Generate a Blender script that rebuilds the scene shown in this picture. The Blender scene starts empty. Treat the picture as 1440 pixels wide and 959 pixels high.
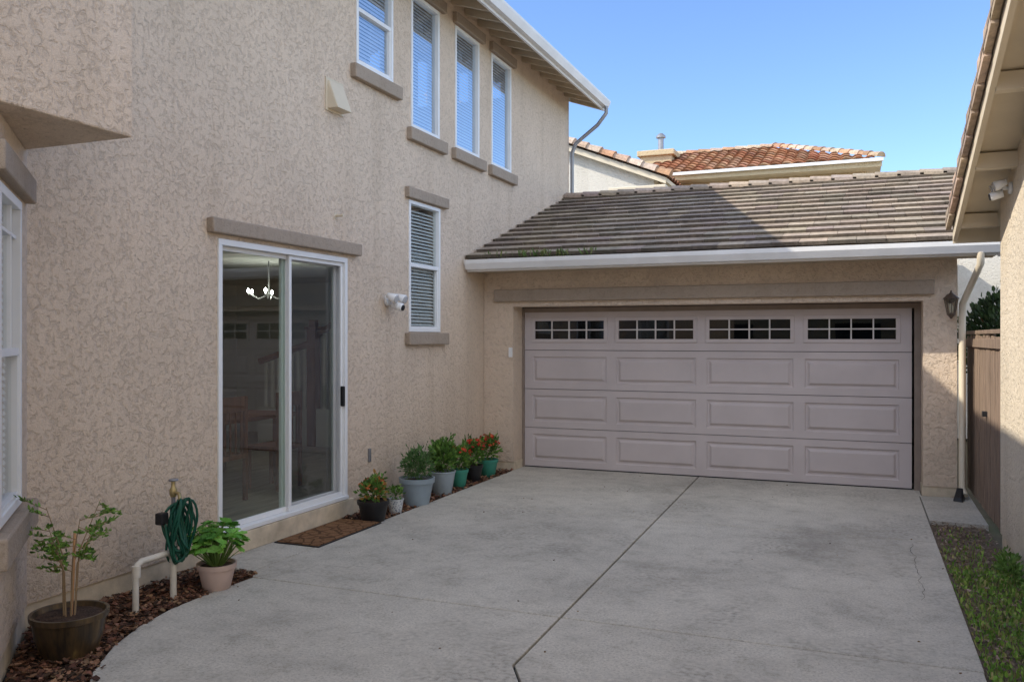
import bpy, bmesh, math, random
from mathutils import Vector, Matrix
random.seed(7)
R=math.radians
scene=bpy.context.scene
COL=scene.collection

# ---------------------------------------------------------------- materials
def newmat(name):
    m=bpy.data.materials.new(name); m.use_nodes=True
    nt=m.node_tree; nt.nodes.clear()
    out=nt.nodes.new('ShaderNodeOutputMaterial')
    return m,nt,out
def N(nt,typ,**kw):
    n=nt.nodes.new(typ)
    for k,v in kw.items(): setattr(n,k,v)
    return n
def rgba(c): return (c[0],c[1],c[2],1)
def noise(nt,co,scale,detail=4,rough=.55,dist=0):
    n=N(nt,'ShaderNodeTexNoise'); n.inputs['Scale'].default_value=scale
    n.inputs['Detail'].default_value=detail; n.inputs['Roughness'].default_value=rough
    n.inputs['Distortion'].default_value=dist
    nt.links.new(co,n.inputs['Vector']); return n.outputs['Fac']
def ramp(nt,fac,stops):
    r=N(nt,'ShaderNodeValToRGB'); e=r.color_ramp.elements
    while len(e)<len(stops): e.new(.5)
    for i,(p,c) in enumerate(stops):
        e[i].position=p; e[i].color=rgba(c) if not isinstance(c,(int,float)) else (c,c,c,1)
    nt.links.new(fac,r.inputs['Fac']); return r.outputs['Color']
def mix(nt,fac,a,b,blend='MIX'):
    m=N(nt,'ShaderNodeMix',data_type='RGBA',blend_type=blend)
    for s,v in ((m.inputs[0],fac),(m.inputs[6],a),(m.inputs[7],b)):
        if isinstance(v,bpy.types.NodeSocket): nt.links.new(v,s)
        elif isinstance(v,(int,float)): s.default_value=v
        else: s.default_value=rgba(v)
    return m.outputs[2]
def math_(nt,op,a,b=None,c=None):
    n=N(nt,'ShaderNodeMath',operation=op)
    for i,v in enumerate((a,b,c)):
        if v is None: continue
        if isinstance(v,bpy.types.NodeSocket): nt.links.new(v,n.inputs[i])
        else: n.inputs[i].default_value=v
    return n.outputs[0]
def coord(nt,world=True,scale=None):
    if world:
        g=N(nt,'ShaderNodeNewGeometry'); o=g.outputs['Position']
    else:
        g=N(nt,'ShaderNodeTexCoord'); o=g.outputs['Object']
    if scale:
        mp=N(nt,'ShaderNodeMapping'); mp.inputs['Scale'].default_value=scale
        nt.links.new(o,mp.inputs['Vector']); o=mp.outputs['Vector']
    return o
def bump(nt,h,strength,dist,normal=None):
    b=N(nt,'ShaderNodeBump'); b.inputs['Strength'].default_value=strength
    b.inputs['Distance'].default_value=dist
    nt.links.new(h,b.inputs['Height'])
    if normal: nt.links.new(normal,b.inputs['Normal'])
    return b.outputs['Normal']
def prin(nt,out,color,rough=.8,normal=None,metal=0,spec=.3):
    p=N(nt,'ShaderNodeBsdfPrincipled')
    if isinstance(color,bpy.types.NodeSocket): nt.links.new(color,p.inputs['Base Color'])
    else: p.inputs['Base Color'].default_value=rgba(color)
    if isinstance(rough,bpy.types.NodeSocket): nt.links.new(rough,p.inputs['Roughness'])
    else: p.inputs['Roughness'].default_value=rough
    p.inputs['Metallic'].default_value=metal
    p.inputs['Specular IOR Level'].default_value=spec
    if normal: nt.links.new(normal,p.inputs['Normal'])
    nt.links.new(p.outputs[0],out.inputs[0]); return p
def m_plain(name,c,rough=.6,var=.12,scale=6,bscale=80,bs=.15,bd=.002,metal=0,spec=.3):
    m,nt,out=newmat(name); co=coord(nt)
    f=noise(nt,co,scale,5)
    col=ramp(nt,f,[(.3,[x*(1-var) for x in c]),(.7,[min(1,x*(1+var)) for x in c])])
    nb=bump(nt,noise(nt,co,bscale,3),bs,bd)
    prin(nt,out,col,rough,nb,metal,spec); return m
def m_stucco(name,c,big=1.0):
    m,nt,out=newmat(name); co=coord(nt)
    a=noise(nt,co,.8,6,.65)
    col=ramp(nt,a,[(.3,[x*.91 for x in c]),(.7,[min(1,x*1.05) for x in c])])
    b=noise(nt,co,24,5,.62,.6)
    bl=ramp(nt,b,[(.37,0.0),(.48,.65),(.55,.8),(.70,1.0)])
    pt=noise(nt,co,120,3,.6)
    g=math_(nt,'MULTIPLY_ADD',pt,.5,bl)
    col=mix(nt,.30,col,ramp(nt,g,[(.15,[.64]*3),(.6,[.95]*3),(.9,[1.04]*3)]),'MULTIPLY')  # relief shading put into the colour: hollows darkened, ridges lightened
    sp=noise(nt,co,180,3,.7)
    col=mix(nt,.55,col,ramp(nt,sp,[(.38,[.72]*3),(.50,[1.0]*3),(.66,[1.10]*3)]),'MULTIPLY')
    stv=noise(nt,coord(nt,True,(3.5,3.5,.22)),1,5,.6)
    col=mix(nt,.35,col,ramp(nt,stv,[(.36,[.84,.82,.79]),(.5,[1.0]*3)]),'MULTIPLY')
    sx=N(nt,'ShaderNodeSeparateXYZ'); nt.links.new(co,sx.inputs[0])
    mr=N(nt,'ShaderNodeMapRange'); mr.inputs[1].default_value=.1; mr.inputs[2].default_value=.7
    mr.inputs[3].default_value=.45; mr.inputs[4].default_value=0
    nt.links.new(sx.outputs['Z'],mr.inputs[0])
    col=mix(nt,math_(nt,'MULTIPLY',mr.outputs[0],noise(nt,co,5,5)),col,(.33,.26,.19))
    nb=bump(nt,g,.8*big,.010)
    prin(nt,out,col,.92,nb,0,.1); return m
def m_concrete(name,c):
    m,nt,out=newmat(name); co=coord(nt)
    a=noise(nt,co,.7,8,.68,.3)
    col=ramp(nt,a,[(.32,[x*.68 for x in c]),(.46,[x*.92 for x in c]),(.56,c),(.72,[x*1.10 for x in c])])
    b=noise(nt,co,6,8,.78,.1)
    col=mix(nt,.55,col,ramp(nt,b,[(.36,[.68,.67,.64]),(.50,[1.0]*3),(.7,[1.08,1.07,1.05])]),'MULTIPLY')
    d=noise(nt,co,60,6,.8)
    col=mix(nt,.92,col,ramp(nt,d,[(.36,[.60]*3),(.50,[.98]*3),(.68,[1.20]*3)]),'MULTIPLY')
    v=noise(nt,co,.9,5,.62,.2); v2=noise(nt,co,30,6,.8)
    col=mix(nt,math_(nt,'MULTIPLY',ramp(nt,v,[(.47,0.0),(.60,.85)]),ramp(nt,v2,[(.48,0.0),(.60,1.0)])),col,[x*.46 for x in c])
    nb=bump(nt,d,.5,.005)
    prin(nt,out,col,.85,nb,0,.2); return m
def m_vcol(name,rough=.8,transl=0,bs=.3,scale=25,spec=.2,lo=.72,hi=1.12,weather=False):
    m,nt,out=newmat(name)
    at=N(nt,'ShaderNodeAttribute',attribute_name='Col')
    co=coord(nt)
    f=noise(nt,co,scale,5,.6)
    col=mix(nt,.8,at.outputs['Color'],ramp(nt,f,[(.3,[lo]*3),(.7,[hi]*3)]),'MULTIPLY')
    if weather:
        wv=noise(nt,co,1.6,7,.7,.4)
        col=mix(nt,.75,col,ramp(nt,wv,[(.36,[.62,.62,.60]),(.52,[1.0]*3),(.68,[1.12,1.08,1.0])]),'MULTIPLY')
    nb=bump(nt,noise(nt,co,scale*4,3),bs,.003)
    p=prin(nt,out,col,rough,nb,0,spec)
    if transl:
        t=N(nt,'ShaderNodeBsdfTranslucent'); nt.links.new(col,t.inputs[0])
        mx=N(nt,'ShaderNodeMixShader'); mx.inputs[0].default_value=transl
        nt.links.new(p.outputs[0],mx.inputs[1]); nt.links.new(t.outputs[0],mx.inputs[2])
        nt.links.new(mx.outputs[0],out.inputs[0])
    return m
def m_glass(name,tint=(.8,.84,.82),f0=.08,rough=0.0,gc=(1,1,1)):
    m,nt,out=newmat(name)
    tr=N(nt,'ShaderNodeBsdfTransparent'); tr.inputs[0].default_value=rgba(tint)
    gl=N(nt,'ShaderNodeBsdfGlossy'); gl.inputs['Roughness'].default_value=rough
    gl.inputs[0].default_value=rgba(gc)
    g=N(nt,'ShaderNodeNewGeometry')
    dt=N(nt,'ShaderNodeVectorMath',operation='DOT_PRODUCT'); nt.links.new(g.outputs['Incoming'],dt.inputs[0]); nt.links.new(g.outputs['Normal'],dt.inputs[1])
    fc=math_(nt,'SUBTRACT',1.0,math_(nt,'ABSOLUTE',dt.outputs['Value']))
    fr=math_(nt,'MULTIPLY_ADD',math_(nt,'POWER',fc,4.5),1-f0,f0)
    nb=bump(nt,noise(nt,g.outputs['Position'],1.2,2),.03,.02); nt.links.new(nb,gl.inputs['Normal'])
    mx=N(nt,'ShaderNodeMixShader'); nt.links.new(fr,mx.inputs[0])
    nt.links.new(tr.outputs[0],mx.inputs[1]); nt.links.new(gl.outputs[0],mx.inputs[2])
    nt.links.new(mx.outputs[0],out.inputs[0]); return m
def m_screen(name):
    m,nt,out=newmat(name)
    tr=N(nt,'ShaderNodeBsdfTransparent'); d=N(nt,'ShaderNodeBsdfDiffuse'); d.inputs[0].default_value=(.11,.12,.135,1)
    mx=N(nt,'ShaderNodeMixShader'); mx.inputs[0].default_value=.22
    nt.links.new(tr.outputs[0],mx.inputs[1]); nt.links.new(d.outputs[0],mx.inputs[2])
    nt.links.new(mx.outputs[0],out.inputs[0]); return m
def m_emit(name,c,s):
    m,nt,out=newmat(name); e=N(nt,'ShaderNodeEmission'); e.inputs[0].default_value=rgba(c); e.inputs[1].default_value=s
    nt.links.new(e.outputs[0],out.inputs[0]); return m
def m_wood(name,c,axis_scale=(30,30,2),rough=.8):
    m,nt,out=newmat(name); co=coord(nt,True,axis_scale)
    f=noise(nt,co,1,6,.65,.5)
    col=ramp(nt,f,[(.3,[x*.5 for x in c]),(.55,c),(.75,[x*1.35 for x in c])])
    nb=bump(nt,f,.5,.004); prin(nt,out,col,rough,nb,0,.2); return m

ST=m_stucco('stucco_tan',(.73,.59,.455))
ST2=m_stucco('stucco_neighbor',(.78,.67,.52))
TRIM=m_stucco('trim_taupe',(.40,.325,.255),.5)
WHITE=m_plain('white_vinyl',(.82,.82,.81),.4,.03,4,30,.05)
GUT=m_plain('white_gutter_paint',(.80,.79,.77),.45,.06,3)
CREAM=m_plain('cream_paint',(.66,.57,.43),.6,.06,3)
BEIGEW=m_plain('eave_paint',(.54,.45,.33),.7,.1,5)
FOUND=m_plain('foundation',(.62,.52,.38),.9,.2,7,60,.5,.004)
DOORM=m_plain('garage_door_paint',(.56,.495,.475),.5,.05,2.5,160,.25,.0015)
DARKG=m_plain('dark_gap',(.03,.03,.03),.9)
JAMB=m_plain('jamb_brown',(.26,.205,.165),.7)
CONC=m_concrete('driveway_concrete',(.56,.52,.445))
CONC2=m_concrete('walk_concrete',(.50,.465,.40))
GLASS=m_glass('window_glass')
GLASSG=m_glass('garage_lite_glass',(.6,.62,.62),.05)
GLASSD=m_glass('door_glass',(.72,.82,.76),.12)
GLASSU=m_glass('upper_glass',(.80,.86,.92),.36,0,(.88,.94,1))
SCREEN=m_screen('screen_mesh')
BLIND=m_plain('blind_slat',(.80,.81,.82),.5,.03)
TILE=m_vcol('roof_tile',.9,bs=.6,scale=18,lo=.6,hi=1.2,weather=True)
LEAF=m_vcol('leaf',.55,transl=.3,scale=40,bs=.1,spec=.35)
CHIP=m_vcol('bark_chip',.9,scale=60)
SOIL=m_plain('soil',(.085,.055,.04),.95,.45,22,90,1,.02)
BLACK=m_plain('black_plastic',(.02,.02,.022),.45,.1)
PIPE=m_plain('pvc_pipe',(.66,.62,.54),.45,.12,9)
GREYM=m_plain('galvanised',(.30,.30,.31),.45,.1,metal=.5)
HOSE=m_plain('hose_green',(.012,.085,.055),.4,.2)
BRASS=m_plain('brass',(.45,.36,.18),.4,.1,metal=.7)
INW=m_plain('interior_wall',(.66,.66,.65),.9,.02)
INF=m_wood('interior_floor',(.34,.28,.22),(12,1.5,12),.4)
WOODD=m_wood('stair_wood',(.20,.075,.035))
FENCE=m_wood('fence_wood',(.27,.195,.145),(40,40,2.5),.9)
BULB=m_emit('bulb',(1,.94,.84),190)
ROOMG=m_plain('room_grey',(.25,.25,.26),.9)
MUNT=m_plain('muntin',(.66,.62,.59),.5)

# ---------------------------------------------------------------- mesh helpers
def link(ob,parent=None):
    COL.objects.link(ob)
    if parent: ob.parent=parent
    return ob
def empty(name,loc=(0,0,0)):
    e=bpy.data.objects.new(name,None); e.empty_display_size=.2
    COL.objects.link(e); return e
def meshob(name,verts,faces,mat,parent=None,cols=None,smooth=False,bevel=0):
    me=bpy.data.meshes.new(name); me.from_pydata([tuple(v) for v in verts],[],faces); me.update()
    me.materials.append(mat)
    if cols:
        ca=me.color_attributes.new('Col','FLOAT_COLOR','CORNER')
        for p,c in zip(me.polygons,cols):
            for li in p.loop_indices: ca.data[li].color=(c[0],c[1],c[2],1)
    if smooth:
        for p in me.polygons: p.use_smooth=True
    ob=bpy.data.objects.new(name,me); link(ob,parent)
    if bevel:
        b=ob.modifiers.new('b','BEVEL'); b.width=bevel; b.segments=2; b.limit_method='ANGLE'; b.angle_limit=R(40)
    return ob
BF=[(0,3,2,1),(4,5,6,7),(0,1,5,4),(1,2,6,5),(2,3,7,6),(3,0,4,7)]
def box(name,x0,x1,y0,y1,z0,z1,mat,parent=None,bevel=0):
    v=[(x0,y0,z0),(x1,y0,z0),(x1,y1,z0),(x0,y1,z0),(x0,y0,z1),(x1,y0,z1),(x1,y1,z1),(x0,y1,z1)]
    return meshob(name,v,BF,mat,parent,bevel=bevel)
class Basis:
    def __init__(s,O,U,Nn): s.O=Vector(O); s.U=Vector(U).normalized(); s.N=Vector(Nn).normalized()
    def P(s,u,v,d): return s.O+s.U*u+Vector((0,0,v))+s.N*d
def fix(ob):
    bm=bmesh.new(); bm.from_mesh(ob.data); bmesh.ops.remove_doubles(bm,verts=bm.verts,dist=1e-5)
    bmesh.ops.recalc_face_normals(bm,faces=bm.faces); bm.to_mesh(ob.data); bm.free(); return ob
def obox(name,B,u0,u1,v0,v1,d0,d1,mat,parent=None,bevel=0):
    v=[B.P(u0,v0,d0),B.P(u1,v0,d0),B.P(u1,v0,d1),B.P(u0,v0,d1),B.P(u0,v1,d0),B.P(u1,v1,d0),B.P(u1,v1,d1),B.P(u0,v1,d1)]
    return fix(meshob(name,v,BF,mat,parent,bevel=bevel))
def oquad(name,B,u0,u1,v0,v1,d,mat,parent=None):
    return meshob(name,[B.P(u0,v0,d),B.P(u1,v0,d),B.P(u1,v1,d),B.P(u0,v1,d)],[(0,1,2,3)],mat,parent)
def boxes(name,lst,mat,parent=None,bevel=0,B=None):
    V=[];F=[]
    for (a,b,c,d,e,f) in lst:
        k=len(V)
        if B: V+= [B.P(a,c,e),B.P(b,c,e),B.P(b,c,f),B.P(a,c,f),B.P(a,d,e),B.P(b,d,e),B.P(b,d,f),B.P(a,d,f)]
        else: V+=[(a,c,e),(b,c,e),(b,d,e),(a,d,e),(a,c,f),(b,c,f),(b,d,f),(a,d,f)]
        F+=[tuple(i+k for i in q) for q in BF]
    ob=meshob(name,V,F,mat,parent,bevel=bevel)
    bm=bmesh.new(); bm.from_mesh(ob.data); bmesh.ops.recalc_face_normals(bm,faces=bm.faces); bm.to_mesh(ob.data); bm.free()
    return ob
def wallholes(name,B,u0,u1,v0,v1,th,holes,mat,parent):
    us=sorted(x for x in set([u0,u1]+[h[0] for h in holes]+[h[1] for h in holes]) if u0<=x<=u1)
    vs=sorted(x for x in set([v0,v1]+[h[2] for h in holes]+[h[3] for h in holes]) if v0<=x<=v1)
    V=[];F=[]
    def q(*p):
        k=len(V); V.extend(p); F.append(tuple(range(k,k+4)))
    def inh(a,b): return any(h[0]<a<h[1] and h[2]<b<h[3] for h in holes)
    solid={}
    for i in range(len(us)-1):
        for j in range(len(vs)-1):
            solid[i,j]=not inh((us[i]+us[i+1])/2,(vs[j]+vs[j+1])/2)
    for (i,j),s in solid.items():
        if not s: continue
        a,b,c,d=us[i],us[i+1],vs[j],vs[j+1]
        for dd in (0,-th): q(B.P(a,c,dd),B.P(b,c,dd),B.P(b,d,dd),B.P(a,d,dd))
        for (di,dj,p1,p2) in ((-1,0,(a,c),(a,d)),(1,0,(b,c),(b,d)),(0,-1,(a,c),(b,c)),(0,1,(a,d),(b,d))):
            if not solid.get((i+di,j+dj),False):
                q(B.P(p1[0],p1[1],0),B.P(p2[0],p2[1],0),B.P(p2[0],p2[1],-th),B.P(p1[0],p1[1],-th))
    return fix(meshob(name,V,F,mat,parent))
def poly_prism(name,pts,z0,z1,mat,parent=None,bevel=0):
    n=len(pts); V=[(p[0],p[1],z0) for p in pts]+[(p[0],p[1],z1) for p in pts]
    F=[tuple(range(n-1,-1,-1)),tuple(range(n,2*n))]+[(i,(i+1)%n,n+(i+1)%n,n+i) for i in range(n)]
    return fix(meshob(name,V,F,mat,parent,bevel=bevel))
def lathe(name,c,prof,mat,parent=None,seg=32,cap=True,smooth=True,axis='Z'):
    V=[];F=[]
    for (r,z) in prof:
        for s in range(seg):
            a=2*math.pi*s/seg
            if axis=='Z': V.append((c[0]+r*math.cos(a),c[1]+r*math.sin(a),c[2]+z))
            elif axis=='X': V.append((c[0]+z,c[1]+r*math.cos(a),c[2]+r*math.sin(a)))
            else: V.append((c[0]+r*math.cos(a),c[1]+z,c[2]+r*math.sin(a)))
    for j in range(len(prof)-1):
        for s in range(seg):
            F.append((j*seg+s,j*seg+(s+1)%seg,(j+1)*seg+(s+1)%seg,(j+1)*seg+s))
    if cap: F.append(tuple(range(seg-1,-1,-1))); F.append(tuple((len(prof)-1)*seg+s for s in range(seg)))
    ob=fix(meshob(name,V,F,mat,parent,smooth=smooth)); 
    if smooth:
        m=ob.modifiers.new('e','EDGE_SPLIT'); m.split_angle=R(35)
    return ob
def tube(name,paths,r,mat,parent=None,res=3,cyclic=False):
    cu=bpy.data.curves.new(name,'CURVE'); cu.dimensions='3D'; cu.bevel_depth=r; cu.bevel_resolution=res; cu.use_fill_caps=True
    for p in paths:
        s=cu.splines.new('POLY'); s.points.add(len(p)-1)
        for i,q in enumerate(p):
            s.points[i].co=(q[0],q[1],q[2],1)
            if len(q)>3: s.points[i].radius=q[3]
        s.use_cyclic_u=cyclic
    cu.materials.append(mat)
    ob=bpy.data.objects.new(name,cu); return link(ob,parent)
def jit(c,a):
    k=1+random.uniform(-a,a); return tuple(max(0,min(1,x*k*(1+random.uniform(-a,a)*.25))) for x in c)

def tile_roof(name,O,A,S,nrm,width,length,course,tw,th,cols,parent,wfun=None,stag=True,jitter=.004,jc=.10):
    O=Vector(O);A=Vector(A).normalized();S=Vector(S).normalized();nrm=Vector(nrm).normalized()
    V=[];F=[];C=[]
    nc=int(math.ceil(length/course))
    for j in range(nc):
        s0=j*course; s1=min(length,s0+course*1.08)
        off=(tw*random.uniform(0,1)) if stag else 0
        a=-off; 
        lo,hi=(0,width) if not wfun else wfun(s0/length)
        while a<width:
            a0=max(a,lo)+.002; a1=min(a+tw,hi)-.002; a+=tw
            if a1-a0<.03: continue
            h0=th*2+random.uniform(-jitter,jitter); h1=th*.6
            k=len(V)
            ds=random.uniform(-.006,.006)
            for (aa,ss,hh) in ((a0,s0+ds,h0),(a1,s0+ds,h0),(a1,s1,h1),(a0,s1,h1),(a0,s0+ds,h0-th*1.5),(a1,s0+ds,h0-th*1.5),(a1,s1,h1-th*.5),(a0,s1,h1-th*.5)):
                V.append(O+A*aa+S*ss+nrm*hh)
            F+=[(k,k+1,k+2,k+3),(k+4,k+5,k+1,k),(k+5,k+6,k+2,k+1),(k+7,k+4,k,k+3)]
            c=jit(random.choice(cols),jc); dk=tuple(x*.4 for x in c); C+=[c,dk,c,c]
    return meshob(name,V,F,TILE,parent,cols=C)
def barrel_roof(name,O,A,S,nrm,width,length,parent,cols,wfun=None,tw=.3,amp=.045,course=.38):
    O=Vector(O);A=Vector(A).normalized();S=Vector(S).normalized();nrm=Vector(nrm).normalized()
    V=[];F=[];C=[]; per=8; n=int(width/tw)*per
    nc=int(math.ceil(length/course))
    for j in range(nc):
        s0=j*course; s1=min(length,(j+1)*course)
        lo,hi=(0,width) if not wfun else wfun((s0+s1)/2/length)
        tc=[jit(random.choice(cols),.2) for _ in range(n//per+2)]
        for i in range(n):
            a0=width*i/n; a1=width*(i+1)/n
            if a1<lo or a0>hi: continue
            h=lambda a:amp*abs(math.sin(math.pi*a/tw*1.0))**.8*1.5
            k=len(V)
            V+=[O+A*a0+S*s0+nrm*(h(a0)+.04),O+A*a1+S*s0+nrm*(h(a1)+.04),O+A*a1+S*s1+nrm*h(a1),O+A*a0+S*s1+nrm*h(a0),
                O+A*a0+S*s0+nrm*(h(a0)-.01),O+A*a1+S*s0+nrm*(h(a1)-.01)]
            F+=[(k,k+1,k+2,k+3),(k+4,k+5,k+1,k)]
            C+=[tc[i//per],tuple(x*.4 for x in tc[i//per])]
    return meshob(name,V,F,TILE,parent,cols=C)

def leaves(name,pts,size,cols,parent,asp=.5,up=.3,seed=None,shape='leaf'):
    V=[];F=[];C=[]
    for (p,d) in pts:
        p=Vector(p); d=Vector(d)
        if d.length<1e-4: d=Vector((0,0,1))
        d=(d.normalized()+Vector((random.uniform(-1,1),random.uniform(-1,1),random.uniform(-.6,1)))*.55).normalized()
        L=size*random.uniform(.6,1.25); w=L*asp
        side=d.cross(Vector((random.uniform(-1,1),random.uniform(-1,1),random.uniform(-1,1)))).normalized()
        side=(side+Vector((random.uniform(-1,1),random.uniform(-1,1),0))*.3).normalized()
        nn=d.cross(side).normalized()
        k=len(V); c=jit(random.choice(cols),.3)
        if shape=='leaf':
            V+=[p,p+d*L*.35+side*w*.5+nn*w*.15,p+d*L*.75+side*w*.38+nn*w*.1,p+d*L,p+d*L*.75-side*w*.38+nn*w*.1,p+d*L*.35-side*w*.5+nn*w*.15,p+d*L*.5]
            F+=[(k,k+1,k+2,k+3,k+6),(k,k+6,k+3,k+4,k+5)]; C+=[c,c]
        elif shape=='round':
            nrm=(d*.8+Vector((0,0,.7))).normalized(); s=nrm.orthogonal().normalized(); t=nrm.cross(s)
            V.append(p-nrm*L*.12)
            m=12
            for i in range(m):
                a=2*math.pi*i/m; r=L*.5*(1+.13*(1 if i%2 else -1))
                V.append(p+(s*math.cos(a)+t*math.sin(a))*r+nrm*random.uniform(-.03,.06)*L)
            for i in range(m):
                F.append((k,k+1+i,k+1+(i+1)%m)); C.append(jit(c,.06))
        else:
            nrm=d; s=nrm.orthogonal().normalized(); t=nrm.cross(s)
            V.append(p)
            for i in range(10):
                a=2*math.pi*i/10; r=L*(.5 if i%2 else .3)
                V.append(p+(s*math.cos(a)+t*math.sin(a))*r+nrm*L*.15)
            for i in range(10):
                F.append((k,k+1+i,k+1+(i+1)%10)); C.append(c)
    return meshob(name,V,F,LEAF,parent,cols=C)
def blobpts(c,r,n,shell=.45):
    o=[]
    c=Vector(c)
    while len(o)<n:
        v=Vector((random.uniform(-1,1),random.uniform(-1,1),random.uniform(-1,1)))
        if v.length>1 or v.length<shell: continue
        lump=.82+.25*math.sin(v.x*7+v.y*5)*math.cos(v.z*6+v.y*3)
        o.append((c+Vector((v.x*r[0],v.y*r[1],v.z*r[2]))*lump,v+Vector((0,0,.4))))
    return o

# ---------------------------------------------------------------- ground, driveway
m,nt,out=newmat('ground_mat'); co=coord(nt)
c1=ramp(nt,noise(nt,co,.6,6),[(.35,(.10,.08,.055)),(.6,(.14,.12,.075)),(.75,(.09,.11,.05))])
prin(nt,out,c1,.95,bump(nt,noise(nt,co,30,5),1,.02),0,.1); GR=m
meshob('ground',[(-150,-150,-.06),(150,-150,-.06),(150,150,-.06),(-150,150,-.06)],[(0,1,2,3)],GR)
drive=empty('concrete_driveway')
g=.008
jx=lambda y:-1.92+(10.9-y)*.0258
def slab(n,pts): return poly_prism(n,pts,-.09,0,CONC,drive,bevel=.006)
slab('slab_far_right',[(jx(8.28)+g,8.28+g),(.615,8.28+g),(.615,10.655),(.64,10.665),(.64,11.10),(jx(11.1)+g,11.10)])
slab('slab_far_left',[(-4.32,8.28+g),(jx(8.28)-g,8.28+g),(jx(11.1)-g,11.10),(-4.33,11.10),(-4.33,10.66)])
slab('slab_mid_right',[(jx(5.16)+g,5.16+g),(.615,5.16+g),(.615,8.28-g),(jx(8.28)+g,8.28-g)])
slab('slab_mid_left',[(-4.20,5.16+g),(jx(5.16)-g,5.16+g),(jx(8.28)-g,8.28-g),(-4.32,8.28-g),(-4.32,7.2),(-4.30,7.17),(-4.30,5.30)])
slab('door_pad',[(-4.31,5.30),(-4.31,7.165),(-4.76,7.165),(-4.76,5.30)])
K=(jx(4.31),4.31); K2=(-1.45,3.80); K3=(-.6,2.0)
slab('slab_near_right',[(jx(5.16)+g,5.16-g),(K[0]+g,K[1]),(K2[0]+g,K2[1]+.004),(K3[0]+g,K3[1]+.004),(-.6,-6),(.60,-6),(.61,5.16-g)])
slab('slab_near_left',[(jx(5.16)-g,5.16-g),(-4.19,5.16-g),(-4.21,4.7),(-4.20,4.35),(-4.13,4.02),(-4.00,3.70),(-3.80,3.38),(-3.5,3.05),(-3.2,2.6),(-3.1,2.0),(-3.1,-6),(-.612,-6),(K3[0]-g,K3[1]),(K2[0]-g,K2[1]),(K[0]-g,K[1])])
box('joint_sand',-4.3,.6,-5.9,11.0,-.095,-.028,DARKG,drive)
def crack(n,p,q,steps,amp,wd):
    p=Vector(p);q=Vector(q);d=(q-p);L=d.length;d.normalize();s=Vector((-d.y,d.x,0)); V=[];F=[]; off=0
    for i in range(steps+1):
        off=off*.8+random.uniform(-amp,amp); c=p+d*L*i/steps+s*off; w=wd*random.uniform(.3,1)*(1-.5*i/steps)
        V+=[c+s*w,c-s*w]
        if i: k=2*i; F.append((k-2,k-1,k+1,k))
    meshob(n,[(v.x,v.y,.0025) for v in V],F,DARKG,drive)
crack('crack_a',(.42,8.15,0),(.40,6.4,0),40,.014,.0030)
crack('crack_b',(-2.1,8.20,0),(.2,7.75,0),50,.010,.0016)
poly_prism('side_walkway',[(.625,9.25),(1.13,9.22),(1.14,11.2),(1.01,11.2),(1.01,10.66),(.625,10.65)],-.09,.004,CONC2,None,bevel=.006)

# ---------------------------------------------------------------- mulch + soil beds
def chips(name,region,n,parent=None,cols=((.19,.09,.055),(.11,.055,.037),(.28,.16,.095),(.055,.033,.023)),smin=.012,smax=.045):
    V=[];F=[];C=[]
    for _ in range(n):
        x,y=region(); z=random.uniform(-.035,.012)
        L=random.uniform(smin,smax); w=L*random.uniform(.2,.5); h=L*.12
        M=Matrix.Translation((x,y,z))@Matrix.Rotation(random.uniform(0,6.28),4,'Z')@Matrix.Rotation(random.uniform(-.6,.6),4,'Y')@Matrix.Rotation(random.uniform(-.5,.5),4,'X')
        k=len(V)
        for q in ((-L,-w,0),(L,-w*.6,0),(L*.9,w*.7,0),(-L*.8,w,0),(-L,-w,h),(L,-w*.6,h),(L*.9,w*.7,h),(-L*.8,w,h)):
            V.append(M@Vector((q[0]/2,q[1],q[2]+.003)))
        F+=[tuple(i+k for i in q) for q in BF]; c=jit(random.choice(cols),.3); C+=[c]*6
    return meshob(name,V,F,CHIP,parent,cols=C)
mb=empty('mulch_bed')
poly_prism('bed_soil',[(-4.77,5.29),(-4.77,3.76),(-3.89,2.87),(-3.89,1.5),(-3.12,1.5),(-3.2,2.6),(-3.5,3.05),(-3.80,3.38),(-4.00,3.70),(-4.13,4.02),(-4.20,4.35),(-4.21,4.7),(-4.19,5.15),(-4.29,5.29)],-.09,-.025,SOIL,mb)
EDGE=[(5.3,-4.28),(5.16,-4.19),(4.7,-4.21),(4.35,-4.20),(4.02,-4.13),(3.70,-4.0),(3.38,-3.8),(3.05,-3.5),(2.6,-3.2),(1.4,-3.1)]
def edgex(y):
    for (a,b),(c,d) in zip(EDGE,EDGE[1:]):
        if c<=y<=a: return b+(d-b)*(a-y)/(a-c)
    return -4.2
def reg1():
    while True:
        y=random.uniform(1.6,5.28); lo=-4.77 if y>3.76 else max(-4.77+(3.76-y),-4.77) 
        if y<2.87: lo=-3.89
        hi=edgex(y)+.012+(.05 if random.random()<.03 else 0)
        x=random.uniform(-4.77,-3.0)
        if lo<x<hi: return x,y
chips('bark_chips',reg1,7500,mb)
mb2=empty('mulch_bed')
box('bed_soil',-4.77,-4.33,7.18,10.66,-.09,-.022,SOIL,mb2)
chips('bark_chips',lambda:(random.uniform(-4.76,-4.32),random.uniform(7.2,10.65)),3200,mb2)
sb=empty('weedy_side_strip')
box('strip_soil',.622,1.10,-6,9.21,-.09,-.03,m_plain('dry_soil',(.17,.125,.09),.95,.3,15,80,1,.02),sb)
chips('dirt_clods',lambda:(random.uniform(.63,1.1),random.uniform(2.5,9.2)),3200,sb,cols=((.26,.195,.14),(.17,.12,.09),(.34,.26,.19)),smin=.008,smax=.03)
wp=[]
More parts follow.
